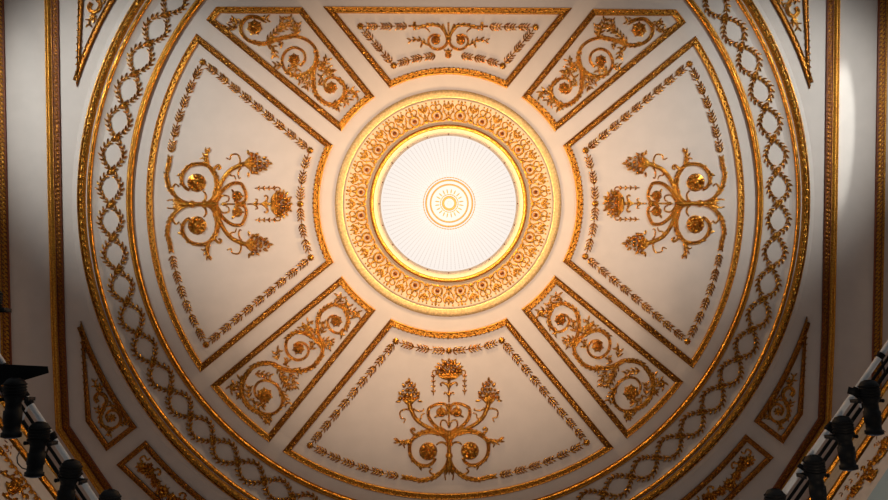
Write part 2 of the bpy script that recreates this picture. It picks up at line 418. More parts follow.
# corner spandrels and festoon panels
def spandrel(T, where):
    a0 = math.degrees(math.atan2(115,363.8)); a1 = math.degrees(math.atan2(222.3,311.2))
    frame([('curved_rail', arc(382,a0,a1,24)), ('end_rail', seg(pol(382,a1),(341,245.2))), ('slanted_rail', seg((341,245.2),(361,215))), ('straight_rail', seg((361,215),pol(382,a0)))],
          'spandrel_moulding', where, 'corner panel frames', T, base=(361,215), wide=.86)
spandrel(mir(-1,1), 'gilded three-cornered frame at lower left, pointing up beside the outer ring')
spandrel(mir(1,1), 'gilded three-cornered frame at lower right, pointing up beside the outer ring')
spandrel(mir(-1,-1), 'gilded three-cornered frame at upper left, pointing down beside the outer ring')
spandrel(mir(1,-1), 'gilded three-cornered frame at upper right, pointing down beside the outer ring')
def fest_frame(T, where):
    a0 = math.degrees(math.atan2(235.1,302.8))
    frame([('curved_rail', arc(383.3,a0,90-a0,24)), ('end_rail', seg(pol(383.3,90-a0),(259,331.6))), ('straight_rail', seg((259,331.6),(331.6,259))), ('end_rail', seg((331.6,259),pol(383.3,a0)))],
          'festoon_moulding', where, 'festoon panel frames', T, base=(300,297), wide=.86)
fest_frame(mir(-1,1), 'gilded frame of the flower festoon panel at the bottom left of the ceiling')
fest_frame(mir(1,1), 'gilded frame of the flower festoon panel at the bottom right of the ceiling')

# ------------------------------------------------------------------ leaf garlands inside the wedge panels
def sprigs(T, root, path, step=15.0, rev=False):
    if rev: path = path[::-1]
    Lh = length(path)-7; n = max(1, round(Lh/step)); st = Lh/n
    W = walk(path, st/5, 3.8)
    for j in range(n):
        ws = W[j*5:j*5+5]
        if len(ws) < 4: break
        m = MB(T)
        m.tube([(a, b) for a, b, _ in ws], .9, .45, hs=1.3, sub=1)
        for i, (a, b, an) in enumerate(ws[:-1]):
            if i < 4:
                for q in (-1,1): m.leaf(a, b, an+q*.85+random.uniform(-.1,.1), 6.4-.3*i, 1.8, .25, 2.4, curl=-.12*q)
        a, b, an = ws[-1]; m.leaf(a, b, an, 3.2, 1.6, .25, 1.4)
        m.build('sprig', GOLD, root)
def garland(T, where, paths, ros, base):
    root = thing('leaf_garland', where, 'leaf garland', at(*base, 0, T), 'leaf garlands in the wedge panels')
    for p, rev in paths:
        sprigs(T, root, p, rev=rev)
    for a, b in ros:
        m = MB(T); m.rosette(a, b, 3.9, 9, 2.0, .3, .85); m.build('rosette', GOLD, root)
gi = math.degrees(math.atan2(137.6,53.2)); go = math.degrees(math.atan2(242,139.6))
ends = math.degrees(math.atan2(279,48.0))
LP = [(seg((53.2,137.6),(139.6,242),30), False), (seg((-53.2,137.6),(-139.6,242),30), False),
      (arc(147.5,gi,90,20), True), (arc(147.5,180-gi,90,20), True), (arc(279,go,ends,20), True), (arc(279,180-go,180-ends,20), True)]
LR = [(53.2,137.6),(-53.2,137.6),(139.6,242),(-139.6,242),(0,147.5)]
garland(IDT, 'leafy gilded border inside the wedge panel below the bowl light', LP, LR, (0,147.5))
garland(rotk(90), 'leafy gilded border inside the wedge panel left of the bowl light', LP, LR, (0,147.5))
garland(rotk(-90), 'leafy gilded border inside the wedge panel right of the bowl light', LP, LR, (0,147.5))
garland(IDT, 'leafy gilded border inside the shallow panel above the bowl light',
        [(seg((-54.2,-137),(-86.9,-175.4),14), False), (seg((54.2,-137),(86.9,-175.4),14), False),
         (seg((-86.9,-175.4),(-37,-175.6),14), True), (seg((86.9,-175.4),(37,-175.6),14), True), (arc(147.3,-90-(90-68.5),-93.5,14), True), (arc(147.3,-68.5,-86.5,14), True)],
        [(-86.9,-175.4),(86.9,-175.4),(-54.2,-137),(54.2,-137)], (0,-147))

# ------------------------------------------------------------------ candelabra reliefs
def fringe(m, pts, L=4, W=2, step=4, side=(-1,1), ang=.7, h0=.8, h=1.8, sub=4, off=1):
    L *= 1.25
    for a, b, an in walk(smooth(pts, sub), step, off):
        for q in side: m.leaf(a, b, an+q*ang, L, W, h0, h, curl=-.15*q)
def candelabra(T, where):
    root = thing('candelabra_relief', where, 'plaster relief', at(0,254,0,T), 'candelabra reliefs in the wedge panels')
    X = 448.7
    def L1(pts): return [I(388+x/7.143, 405+y/7.143) for x, y in pts]
    def L2(pts): return [I(388+x/7.143, 345+y/7.143) for x, y in pts]
    def L5(pts): return [I(400+x/5, 400+y/5) for x, y in pts]
    m = MB(T)   # centre stem
    m.tube([(0,203.5),(0,213),(0,222)], .9, 1.0); m.tube([(0,228),(0,240),(0,254)], 1.8, 2.4, 1.4); m.tube([(0,254),(0,266)], 2.4, 3.0, 1.2)
    m.blob(0,254,3.8,.5,4.2,10,3); m.blob(0,203,2.2,.3,2.6,8,2)
    for q in (-.5,-.25,0,.25,.5): m.leaf(0,262,PI/2+q,12,2.6,.4,1.6)
    m.leaf(0,226,-PI/2,8,4,.4,2.2); m.blob(0,222,2,.3,2.4,8,2)
    m.build('centre_stem', GOLD, root)
    # urn
    m = MB(T)
    bt = I(448.7,373.4)[1]; bb = I(448.7,379.6)[1]
    n = 15
    for j in range(-7,8):
        x = j*1.75; hh = math.sqrt(max(0,1-(x/14)**2))
        m.leaf(x*.35, bb, math.atan2(bt-bb, x*.65), math.hypot(bt-bb, x*.65)+.5, 2.6, .5, 1.5+3.0*hh)
    m.tube([(-13.5,bt),(-7,bt+.4),(0,bt+.6),(7,bt+.4),(13.5,bt)], 1.3, hs=2.4)
    m.tube([(0,bb),(0,bb+3)], 2.2, 1.2)
    y1 = I(448.7,384)[1]; y2 = I(448.7,393.3)[1]
    urn = m.build('urn', GOLD, root)
    m = MB(T)
    for s in (-1,1):
        m.tube([(0,y1+3),(s*3.2,y1),(s*6.6,y1-1.5),(s*8.4,y1+.4),(s*7.4,y1+2)], 1.2, .8)
        m.tube([(0,y2+3),(s*2.4,y2),(s*4.4,y2-.8),(s*5,y2+1.4)], 1.0, .6)
        m.leaf(0,y1+4,-PI/2+s*.5,7,3,.4,1.8)
    m.leaf(0,y1-3,PI/2,9,4.4,.5,2.4); m.leaf(0,y2-3,PI/2,8,3.4,.5,2.0); m.tube([(0,y1),(0,y2+9)],.9)
    m.build('urn_stand', GOLD, root)
    m = MB(T); rd = random.Random(3)
    ft = I(448.7,358)[1]
    for row, (yy, hw, n) in enumerate(((bt-2,11.5,7),(bt-5.5,10,6),(bt-9,6,4),(bt-12,3,2))):
        for j in range(n):
            x = -hw+2*hw*j/max(1,n-1); m.blob(x+rd.uniform(-.5,.5), yy+rd.uniform(-.6,.6), rd.uniform(1.7,2.5), .8, rd.uniform(2.6,4), 7, 2)
    for s in (-1,1):
        for q, L in ((.15,7),(.5,6),(1.0,6)): m.leaf(s*9*math.cos(q)*.9, bt-5-6*math.sin(q), (-q if s > 0 else PI+q), L, 3, .4, 1.8)
    m.leaf(0,bt-11,-PI/2,5,3,.5,2)
    m.build('fruit_pile', GOLD, root)
    for s in (-1,1):
        T2 = (lambda s: (lambda a, b: T(a*s, b)))(-s)   # drawn on the left, mirrored for the right
        m = MB(T2)  # pendant
        px = I(433.3,380)[0]; y0 = I(433.3,371.5)[1]
        m.tube([(px+4.2,y0+1.5),(px+2,y0-1.2),(px-.6,y0),(px-.6,y0+3),(px+1,y0+4.2)], .7)
        for j in range(4):
            yy = y0+5+j*5; m.blob(px,yy,1.2,.2,1.8,7,2)
            for q in (-1,1): m.leaf(px,yy+1,PI/2-q*2.3,3.4,1.8,.2,1.2)
            m.leaf(px,yy,PI/2,4.4,1.6,.2,1.2)
        m.build('pendant', GOLD, root)
        m = MB(T2)  # heart scroll
        hs_ = L1([(420,205),(370,175),(320,130),(290,80),(290,30)])+L2([(310,440),(360,420),(405,422)])+L1([(425,20),(425,50),(410,70)])
        m.tube(hs_, 1.9, 1.2, 1.3, groove=True)
        m.tube(L1([(425,190),(378,155),(383,112),(412,112),(420,130)]), 1.0, .7)
        m.build('heart_scroll', GOLD, root)
        m = MB(T2); a, b = I(441.2,412.2); m.berries(a, b, 5.2, 3.4, 5); m.leaf(a-3,b+3,2.6,5,2.6,.3,1.5); m.leaf(a,b-3,-1.6,4.5,2.4,.3,1.5); m.build('rosette', GOLD, root)
        # torch
        m = MB(T2)
        st = L1([(425,225),(395,205),(330,180),(255,145),(200,100),(172,50)])+L2([(157,440),(150,405),(150,385)])
        m.tube(st, 1.7, 2.6, 1.3)
        fringe(m, st[1:5], 5, 2.2, 5, (1,), .5)
        for pts in ([(165,40),(130,30),(88,48),(92,92),(122,100),(112,128)], [(180,25),(200,40),(230,45),(255,38),(250,25)], [(215,110),(235,95),(240,70),(265,60)]): m.tube(L1(pts), 1.0, .6)
        stem = m.build('torch_stem', GOLD, root)
        m = MB(T2); a, b = I(409.1,400); rd = random.Random(11)
        for q in (-.75,-.4,0,.4,.75): m.leaf(a, b+5, -PI/2+q, 11, 4, .6, 2.8)
        for yy, hw, n in ((-2,9,6),(-6,8.6,6),(-10,6.5,4),(-14,4.2,3),(-17.5,2,2)):
            for j in range(n):
                x = -hw+2*hw*j/max(1,n-1)+rd.uniform(-.5,.5); m.blob(a+x, b+yy+rd.uniform(-.8,.8), rd.uniform(1.6,2.4), .8, rd.uniform(2.4,4.4), 7, 2)
        m.leaf(a,b-17,-PI/2,6,3,.6,2.2)
        for s2 in (-1,1):
            for q, yy in ((.3,-12),(.9,-5),(1.7,1)): m.leaf(a+s2*(4+abs(yy+15)*.25), b+yy, -PI/2+s2*q, 6, 2.8, .4, 1.8)
        m.build('torch_head', GOLD, root)
        # side volute with flower
        m = MB(T2)
        vol = L1([(425,290),(428,250),(390,212),(320,192),(250,197),(195,225),(160,270),(155,330),(175,385),(225,425),(280,432),(322,408),(338,380)])
        m.tube(vol, 2.2, 1.5, 1.3, groove=True)
        fringe(m, vol[2:6], 5, 2.4, 4, (-1,1), .55); fringe(m, vol[7:11], 4, 2, 6, (1,), .6)
        m.tube(L1([(240,200),(205,215),(175,198),(165,178),(182,168),(192,185)]), 1.4, 1.2)
        m.tube(L1([(185,240),(140,262),(95,268),(60,255),(42,238)]), 1.5, .7); fringe(m, L1([(170,250),(140,262),(95,268),(60,255)]), 5, 2.2, 4, (-1,1), .6)
        m.tube(L1([(150,262),(115,285),(120,308)]), 1.2, .6); m.leaf(*L1([(222,425)])[0], 1.2, 7, 3, .4, 1.6)
        m.tube(L1([(425,290),(400,270),(370,268),(345,285)]), 1.3, .8)
        m.build('side_volute', GOLD, root)
        m = MB(T2); a, b = I(428.2,451.3); m.berries(a, b, 9.3, 5.0, 9); m.build('flower', GOLD, root)
        m = MB(T2)
        bv = L5([(243,295),(232,325),(210,355),(170,385),(110,400),(60,392),(22,386)])
        m.tube(bv, 2.0, 1.5, 1.3, groove=True); fringe(m, bv[2:], 5, 2.4, 4.2, (-1,1), .5)
        m.tube(L5([(190,372),(165,372),(148,358),(160,342)]), 1.2, .8); a, b = bv[-1]; m.blob(a, b, 2.2, .3, 2.6, 8, 2)
        m.tube(L5([(245,312),(240,345),(225,372),(228,400)]), 1.0, .7)
        m.build('base_volute', GOLD, root)
candelabra(IDT, 'gilded torch and urn relief in the wedge panel below the bowl light')
candelabra(rotk(90), 'gilded torch and urn relief in the wedge panel left of the bowl light')
candelabra(rotk(-90), 'gilded torch and urn relief in the wedge panel right of the bowl light')
# small relief in the top panel
root = thing('scroll_relief', 'small gilded twin-volute relief in the shallow panel above the bowl light', 'plaster relief', at(0,-163))
def K(pts): return [I(440+x/7.69, 15+y/7.69) for x, y in pts]
m = MB(); a, b = I(448.5,39.7)
m.blob(a,b,3.0,.4,3.4,10,3)
for q in (-1.0,-.55,0,.55,1.0): m.tube([(a,b-1),(a+9*math.sin(q)*.6,b-8),(a+15*math.sin(q)*.75,b-17+abs(q)*3)], .8, 1.1)
m.build('palmette', GOLD, root)
m = MB(); a2, b2 = I(448.2,55); m.berries(a2,b2,3.4,2.6,2); m.leaf(a2,b2,-PI/2,7,4,.3,1.5)
for q in (-.9,.9): m.leaf(a2,b2-2,-PI/2+q,6,2.4,.3,1.5)
m.build('bud', GOLD, root)
for s in (-1,1):
    T2 = (lambda s: (lambda x, y: (x*s, y)))(s)
    m = MB(T2); st = K([(68,195),(85,140),(112,98),(150,80),(210,80),(285,97)]); m.tube(st, 1.6, 1.3, 1.3); fringe(m, st[2:], 5, 2, 5, (1,-1), .4)
    m.tube(K([(240,100),(215,118),(205,135)]), .9, .6)
    a, b = I(481.9,26.4); m.tube([(a-6,b),(a+6,b)], 1.0); m.tube([(a,b-4),(a,b+4)], 1.4); m.blob(a,b,2.4,.3,3,8,2)
    m.build('arm', GOLD, root)
    m = MB(T2); m.tube(K([(68,200),(80,228),(105,252),(150,266),(195,248),(216,208),(205,172),(165,152),(125,165)]), 1.5, 1.0, 1.3, groove=True)
    sh = K([(205,235),(235,225),(262,205),(300,190),(352,198)]); m.tube(sh, 1.2, .6); fringe(m, sh[1:], 4, 2, 5)
    m.leaf(*K([(262,215)])[0], 1.2, 6, 2.4, .3, 1.5)
    m.build('volute', GOLD, root)
    m = MB(T2); a, b = I(460.8,40.4); m.berries(a,b,4.6,3.4,6); m.build('flower', GOLD, root)

# ------------------------------------------------------------------ acanthus scrolls of the slanting panels
def scroll_low(T, where):
    """drawn from the lower-left panel"""
    root = thing('acanthus_scroll', where, 'plaster scroll', at(*I(303,358),0,T), 'acanthus scrolls in the slanting panels')
    A = lambda pts: [I(225+x/6.25, 350+y/6.25) for x, y in pts]
    B = lambda pts: [I(285+x/5.556, 290+y/5.556) for x, y in pts]
    m = MB(T)
    big = A([(420,130),(350,112),(290,82),(230,85),(170,112),(118,185),(108,275),(150,350),(220,393),(300,398),(352,350),(358,290),(325,222),(270,190),(215,198),(186,238),(192,280),(212,308)])
    m.tube(big, 2.1, 1.1, 1.3, groove=True); fringe(m, big[2:9], 5, 2.4, 4, (-1,1), .55); fringe(m, big[9:13], 4, 2, 5, (1,), .6)
    m.build('outer_spiral', GOLD, root)
    m = MB(T)
    st = A([(300,85),(350,112),(410,130),(460,124)])+B([(70,450),(110,445),(160,420),(200,370),(210,310),(190,260),(180,200),(190,140),(225,100),(275,80),(325,100),(352,160),(340,210),(300,240),(255,222),(236,182),(250,150),(280,142)])
    m.tube(st, 2.3, 1.1, 1.3, groove=True); fringe(m, st[2:8], 5, 2.4, 4.5, (-1,1), .5); fringe(m, st[10:17], 4.5, 2.2, 4, (-1,1), .6)
    m.build('main_stem', GOLD, root)
    m = MB(T)
    md = B([(205,320),(165,270),(115,240),(60,235),(20,262),(5,310),(20,360),(65,388),(112,375),(132,335),(112,300),(78,290),(50,305)])
    m.tube(md, 1.9, 1.0, 1.3, groove=True); fringe(m, md[1:5], 4.5, 2.2, 4, (-1,1), .6)
    m.build('middle_spiral', GOLD, root)
    for (u, v, r, sd) in ((264.4,395.6,7.2,1),(298.5,348.5,5.4,2),(336.3,321,5.4,3)):
        m = MB(T); a, b = I(u,v); m.berries(a,b,r,4.4,sd); m.rosette(a,b,r*1.25,7,2.0,.2,.3); m.build('flower', GOLD, root)
    def spray(F, lines):
        for pts in lines:
            m = MB(T); p = F(pts); m.tube(p, 1.1, .7); fringe(m, p, 5.0, 2.3, 4.2, (-1,1), .85); m.blob(*p[-1], 1.3, .3, 1.8, 7, 2)
            m.build('leaf_spray', GOLD, root)
    spray(A, [[(330,110),(360,160),(385,200),(400,245)],[(400,150),(430,185),(440,240)],[(360,150),(375,210),(395,225)]])
    spray(A, [[(105,250),(75,225),(40,215),(35,245),(60,250)],[(110,210),(95,185),(105,165)],[(100,280),(75,285)]])
    spray(A, [[(330,60),(320,20),(335,0)],[(365,90),(390,80),(385,55)]])
    spray(A, [[(210,405),(250,415),(270,450)],[(290,410),(275,430),(262,455)],[(345,250),(370,290),(390,330)]])
    spray(A, [[(150,300),(145,260),(150,230)],[(180,300),(175,320),(210,345),(250,350)],[(190,150),(230,150),(280,165)]])
    spray(B, [[(185,240),(150,230),(125,210),(130,180),(150,185)],[(150,215),(110,215),(95,205)]])
    spray(B, [[(200,290),(235,280),(270,290)],[(215,300),(250,315),(245,325)],[(200,240),(215,210),(210,180)]])
    spray(B, [[(335,115),(355,85),(340,70)],[(350,130),(380,120),(410,130),(405,150),(380,140)],[(275,80),(300,60),(315,40),(295,38)]])
    spray(B, [[(140,330),(155,310),(150,290)],[(300,240),(320,235),(310,245)]])
for s, nm in ((1,'left'),(-1,'right')): scroll_low(mir(s,1), 'gilded acanthus scroll in the slanting panel lower %s of the bowl light' % nm)
def scroll_up(T, where):
    """drawn from the upper-left panel"""
    root = thing('acanthus_scroll', where, 'plaster scroll', at(*I(300,60),0,T), 'acanthus scrolls in the slanting panels')
    A = lambda pts: [I(222+x/4, y/4) for x, y in pts]
    m = MB(T)
    st = A([(168,82),(140,70),(105,70),(78,98),(80,135),(112,165),(165,175),(222,157),(280,145),(335,158),(372,192),(380,240),(352,285),(302,304),(258,287),(240,245),(255,207),(290,190),(325,207),(332,240),(312,265)])
    m.tube(st, 1.9, 1.2, 1.3, groove=True); fringe(m, st[5:9], 5, 2.2, 4.5, (-1,1), .5); fringe(m, st[10:15], 4.5, 2.2, 4.5, (-1,1), .6); m.build('main_stem', GOLD, root)
    m = MB(T)
    lo = A([(378,235),(366,300),(370,360),(396,400),(440,420),(480,395),(492,352),(468,318),(430,310),(410,332),(416,362),(436,372)])
    m.tube(lo, 2.1, 1.1, 1.3, groove=True); fringe(m, lo[1:8], 4.5, 2.2, 4, (-1,1), .6); m.build('inner_spiral', GOLD, root)
    for (u, v, r, sd) in ((254.7,27.5,7.0,1),(294,59.5,5.4,2),(331.5,87.5,5.4,3)):
        m = MB(T); a, b = I(u,v); m.berries(a,b,r,4.4,sd); m.rosette(a,b,r*1.2,7,2.0,.2,.3); m.build('flower', GOLD, root)
    def spray(lines):
        for pts in lines:
            m = MB(T); p = A(pts); m.tube(p, 1.1, .7); fringe(m, p, 5.0, 2.3, 4.2, (-1,1), .85); m.blob(*p[-1], 1.3, .3, 1.8, 7, 2)
            m.build('leaf_spray', GOLD, root)
    spray([[(85,90),(60,90),(35,78)],[(60,110),(40,108),(22,112)],[(155,80),(180,76)]])
    spray([[(180,165),(215,130),(238,105),(245,72)],[(225,120),(255,108),(268,95)],[(300,145),(285,110),(268,70)],[(300,140),(300,110),(302,95)]])
    spray([[(180,178),(205,190),(212,225)],[(245,170),(230,178)],[(240,262),(215,262)]])
    spray([[(375,250),(400,260),(420,240),(408,232)],[(385,280),(420,270),(440,285)],[(410,285),(445,300)]])
    spray([[(365,300),(335,310),(310,322)],[(350,325),(335,352)]])
    spray([[(440,420),(465,415),(458,438)],[(485,390),(505,400),(490,412)],[(495,370),(520,362),(540,380),(525,388)]])
    spray([[(265,285),(290,260),(300,280)],[(385,340),(400,325),(398,305)]])
for s, nm in ((1,'left'),(-1,'right')): scroll_up(mir(s,1), 'gilded acanthus scroll in the flat-topped slanting panel upper %s of the bowl light' % nm)
# corner scrolls
def corner_scroll(T, where):
    A = lambda pts: [I(75+x/3.704, 320+y/3.704) for x, y in pts]
    root = thing('corner_scroll', where, 'plaster scroll', at(*A([(120,350)])[0],0,T), 'scrolls in the corner panels')
    m = MB(T)
    st = A([(86,305),(76,288),(88,272),(108,278),(118,300),(105,330),(95,355),(100,385),(125,402),(155,395),(170,368),(158,340),(132,335),(116,355),(126,378)])
    m.tube(st, 2.0, 1.2, 1.3, groove=True); fringe(m, st[4:9], 4.5, 2.2, 4.5, (-1,1), .6); m.build('scroll_stem', GOLD, root)
    m = MB(T); a, b = A([(138,362)])[0]; m.rosette(a,b,4.8,7,2.6); m.build('flower', GOLD, root)
    m = MB(T)
    for pts in ([(92,270),(88,250),(76,240),(74,225)],[(96,345),(85,330),(88,318)],[(150,340),(145,320),(130,312)],[(160,385),(180,380),(195,378)],[(125,402),(130,415),(122,430)],[(84,262),(95,248),(92,240)]):
        m = MB(T); p = A(pts); m.tube(p, 1.1, .8); fringe(m, p, 4.2, 2.1, 3.8, (-1,1), .85)
        m.build('leaf_spray', GOLD, root)
for s, t, w_ in ((1,1,'lower left'),(-1,1,'lower right'),(1,-1,'upper left'),(-1,-1,'upper right')):
    corner_scroll(mir(s,t), 'small gilded S-scroll inside the three-cornered frame at %s' % w_)
def festoon(T, where):
    A = lambda pts: [I(110+x/7.142, 430+y/7.142) for x, y in pts]
    root = thing('flower_festoon', where, 'flower festoon', at(*A([(225,260)])[0],0,T), 'flower festoons in the bottom panels')
    refl = lambda a, b: T(-b, -a)   # the far half mirrors the near half about the diagonal
    for TT_ in (T, refl):
        m = MB(TT_); a, b = A([(225,262)])[0]; m.rosette(a,b,6.5,8,3.0,0,.5); m.build('rosette', GOLD, root)
        for pts in ([(235,230),(215,205),(245,185),(265,215),(290,200)],[(290,260),(320,285),(350,280),(362,300),(352,325)],[(500,470),(505,452),(535,455),(545,475)]):
            m = MB(TT_); m.tube(A(pts), 1.1, .8, 1.0); m.build('ribbon', GOLD, root)
        m = MB(TT_); rd = random.Random(4)
        gp = A([(290,250),(300,290),(308,335),(322,380),(372,437),(440,482),(500,520),(540,560)])
        m.tube(gp, 1.2, 1.2)
        for i, (a, b) in enumerate(gp):
            r = (2.0,2.4,2.8,3.6,6.0,4.4,4.0,5.2)[i]
            m.berries(a,b,r,3.0+r*.3,i)
            for q in range(5): m.leaf(a,b,q*1.257+i,r*1.5,2.2,.3,1.6)
        for a, b, an in walk(gp, 4, 2): m.blob(a+rd.uniform(-1,1), b+rd.uniform(-1,1), 1.5, .5, 2.4, 7, 2)
        m.build('flower_swag', GOLD, root)
festoon(IDT, 'gilded flower festoon with ribbons in the framed panel at the bottom left')
festoon(mir(-1,1), 'gilded flower festoon with ribbons in the framed panel at the bottom right')

# ------------------------------------------------------------------ straight cornice mouldings at the sides
def cornice(T, label, path, prof_s, prof_c, carve, w):
    root = thing('cornice_moulding', label, 'moulding', at(*path[len(path)//2],0,T))
    nm = mitres(path, False)
    A = [(x, y) for x, y in nm]
    if A[0][0] > 0: A = [(-x,-y) for x, y in A]
    m = MB(T); m.sweep(path, prof_s, False, 0, None, A); m.build('smooth_fillets', GOLDR, root)
    m = MB(T); m.sweep(path, prof_c, False, 0, None, A); band = m.build('carved_band', RED, root, smooth=False)
    m = MB(T)
    cl = [(p[0]+n[0]*carve, p[1]+n[1]*carve) for p, n in zip(path, A)]
    for j, (a, b, an) in enumerate(walk(cl, 4.4, 2)):
        m.leaf(a-1.2*math.cos(an), b-1.2*math.sin(an), an+.62, 5.6, 2.6, 1.6, 1.7); m.leaf(a-1.5, b, an-.5, 4.6, 2.0, 1.5, 1.5); m.leaf(a+1.9, b, an+.3, 4.6, 1.8, 1.4, 1.4)
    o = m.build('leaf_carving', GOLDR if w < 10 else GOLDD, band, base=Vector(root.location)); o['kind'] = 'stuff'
PS = [(0,0),(0,3.2),(.6,3.6),(1.2,3.2),(1.7,2.2),(2.0,2.2),(2.3,2.9),(3.0,3.0),(3.8,2.4),(4.6,1.4),(5.2,1.0),(5.8,1.0)]
PC = [(5.8,1.2),(6,2.2),(6.8,2.4),(7.2,1.3),(11.2,1.3),(11.6,2.2),(12.6,2),(12.8,0)]
pathI = [(393,-330),(393.6,-120),(393.6,0),(392.6,130),(390,223.5),(340,301),(300,355)]
OS = [(0,0),(0,1.8),(1,2.4),(1.8,1.4),(2.2,1.2)]
OC = [(2.2,1.2),(8.2,1.2),(8.6,2.2),(9.6,2.0),(9.8,0)]
for s, nm in ((-1,'left'),(1,'right')):
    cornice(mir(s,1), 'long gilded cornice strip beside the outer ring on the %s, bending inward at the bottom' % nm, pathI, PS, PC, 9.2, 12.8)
    cornice(mir(s,1), 'straight gilded strip along the far %s edge of the ceiling' % nm, [(443,-330),(443,0),(442,215)], OS, OC, 5.2, 9.8)

# ------------------------------------------------------------------ side walls below the ceiling, with crown moulding and ornament
class MBW(MB):
    """relief on an upright wall: a along it, b down from the ceiling, h out into the house"""
    def __init__(self, fr): super().__init__(); self.P, self.D, self.Nn = fr
    def p(self, a, b, h):
        v = self.P+self.D*(a*S)+Vector((0,0,-b*S))+self.Nn*(h*S); self.v.append(tuple(v)); return len(self.v)-1
def wall(side, e0, e1, sgn):
    p0, p1 = ray(*e0, H), ray(*e1, H); D = (p1-p0).normalized(); Nn = Vector((-D.y, D.x, 0))
    if Nn.dot(Vector((CX,CY,0))-p0.xy.to_3d()) < 0: Nn = -Nn
    fr = (p0, D, Nn)
    def U(u, v):
        q = ray_plane(u, v, p0, Nn)-p0; return (q.dot(D)/S, -q.z/S)
    m = MBW(fr)
    for a in (-260, 420):
        for b, h in ((0,0),(360,0),(360,-20),(0,-20)): m.p(a,b,h)
    m.f += [(0,1,5,4),(1,2,6,5),(2,3,7,6),(3,0,4,7),(0,3,2,1),(4,5,6,7)]
    structure(m.build('wall_'+side, WALLM, smooth=False))
    root = thing('crown_moulding', 'gold and white crown moulding with a frilled lower edge on the %s wall behind the lighting pipe' % side, 'moulding', p0)
    def strip(name, prof, mt):
        m = MBW(fr)
        for a in (-260, 420):
            for b, h in prof: m.p(a,b,h)
        n = len(prof)
        for k in range(n-1): m.f.append((k,k+1,n+k+1,n+k))
        return m.build(name, mt, root, smooth=False)
    strip('gilt_fillet', [(0,0),(0,9),(3,9.4),(5,8),(6,7)], GOLD)
    strip('white_fillet', [(6,7),(9,8),(13,7.4),(16,5),(17,5)], CREAM)
    strip('gilt_roll', [(17,5),(19,6.6),(22,7),(25,5.6),(26,3.4)], GOLD)
    strip('plain_band', [(26,3.4),(40,2.2),(41,0)], WALLM)
    m = MBW(fr); rd = random.Random(5)
    a = -200
    while a < 380:
        m.blob(a, 42, 2.4, 0, 2, 8, 2); m.leaf(a+2,41,PI/2+.5,8,4,.5,2); m.leaf(a-2,41,PI/2-.6,7,3.6,.5,2); m.leaf(a,40,.2,7,3,.6,1.6); a += 7.5
    o = m.build('frilled_edge', GOLDR, root); o['kind'] = 'stuff'
    return fr, U
frL, UL = wall('left', (0,409), (69,500), -1)
frR, UR = wall('right', (888,394), (817,500), 1)
def wall_scroll(fr, pts_list, flowers, label, U):
    base = fr[0]+fr[1]*(U(*pts_list[0][0])[0]*S)+Vector((0,0,-U(*pts_list[0][0])[1]*S))
    root = thing('wall_scroll', label, 'plaster scroll', base)
    for pts in pts_list:
        m = MBW(fr); p = [U(*q) for q in pts]; m.tube(p, 2.0, 1.3, .9); fringe(m, p, 5.5, 2.6, 9, (-1,1), .6, 1, 3); m.build('scroll_stem', GOLD, root)
    for (u, v, r) in flowers:
        m = MBW(fr); a, b = U(u,v); m.rosette(a,b,r*1.15,7,4,0,.45); m.build('flower', GOLD, root)
wall_scroll(frR, [[(887,450),(880,459),(872,463),(866,470),(866,478),(872,480),(876,474),(872,470)], [(868,466),(860,476),(852,484),(850,491),(855,494),(859,489),(856,486)], [(852,486),(845,494),(840,502)]],
            [(872,475,5),(855,490,4.5)], 'gilded scroll running down the right wall beside the lighting pipe', UR)
wall_scroll(frR, [[(884,432),(888,440),(886,447),(880,445)], [(880,436),(877,443),(882,449)]], [(885,443,4.5)], 'gilded scroll at the right picture edge behind the topmost spotlight', UR)
wall_scroll(frL, [[(0,441),(6,444),(9,450),(5,455),(0,453)], [(4,442),(9,440),(12,446)]], [(4,449,4.5)], 'gilded scroll at the left picture edge behind the topmost spotlights', UL)
wall_scroll(frL, [[(0,472),(7,476),(15,480),(18,487),(14,493),(8,491),(8,485),(13,484)], [(2,494),(8,498),(14,502)], [(12,478),(20,488),(24,498)]],
            [(12,487,5)], 'gilded scroll low on the left wall beside the lighting pipe', UL)
m = MBW(frR); 
q0, q1 = UR(888,476), UR(868,505)
for a in (-100, 300):
    for b, h in ((max(q0[1],q1[1])-2,0),(max(q0[1],q1[1])-2,3),(max(q0[1],q1[1])+30,3),(max(q0[1],q1[1])+30,0)): m.p(a,b,h)
m.f += [(0,1,5,4),(1,2,6,5),(2,3,7,6)]
o = m.build('painted_band', BLUE, smooth=False, base=frR[0]); tag(o, 'pale blue painted band low on the right wall', 'wall band')

# ------------------------------------------------------------------ lighting pipes and spotlights hanging below the ceiling
ZT = 10.0
class MB3(MB):
    def cyl(self, p, q, prof, n=14):
        """lathe along p->q; prof of (t, r)"""
        p, q = Vector(p), Vector(q); ax = (q-p); up = Vector((0,0,1)) if abs(ax.normalized().z) < .9 else Vector((1,0,0))
        x = ax.cross(up).normalized(); y = ax.normalized().cross(x); prev = None; first = None
        for t, r in prof:
            c = p+ax*t; cur = [self.w(c+(x*math.cos(2*PI*k/n)+y*math.sin(2*PI*k/n))*r) for k in range(n)]
            if prev:
                for k in range(n): self.f.append((prev[k],prev[(k+1)%n],cur[(k+1)%n],cur[k]))
            else: first = cur
            prev = cur
        self.f.append(tuple(first)); self.f.append(tuple(prev))
    def rod(self, p, q, r, n=12): self.cyl(p, q, [(0,r),(1,r)], n)
    def box(self, c, x, y, z):
        c = Vector(c); i = len(self.v)
        for sx in (-1,1):
            for sy in (-1,1):
                for sz in (-1,1): self.w(c+x*sx+y*sy+z*sz)
        for f in ((0,1,3,2),(4,6,7,5),(0,4,5,1),(2,3,7,6),(0,2,6,4),(1,5,7,3)): self.f.append(tuple(i+k for k in f))
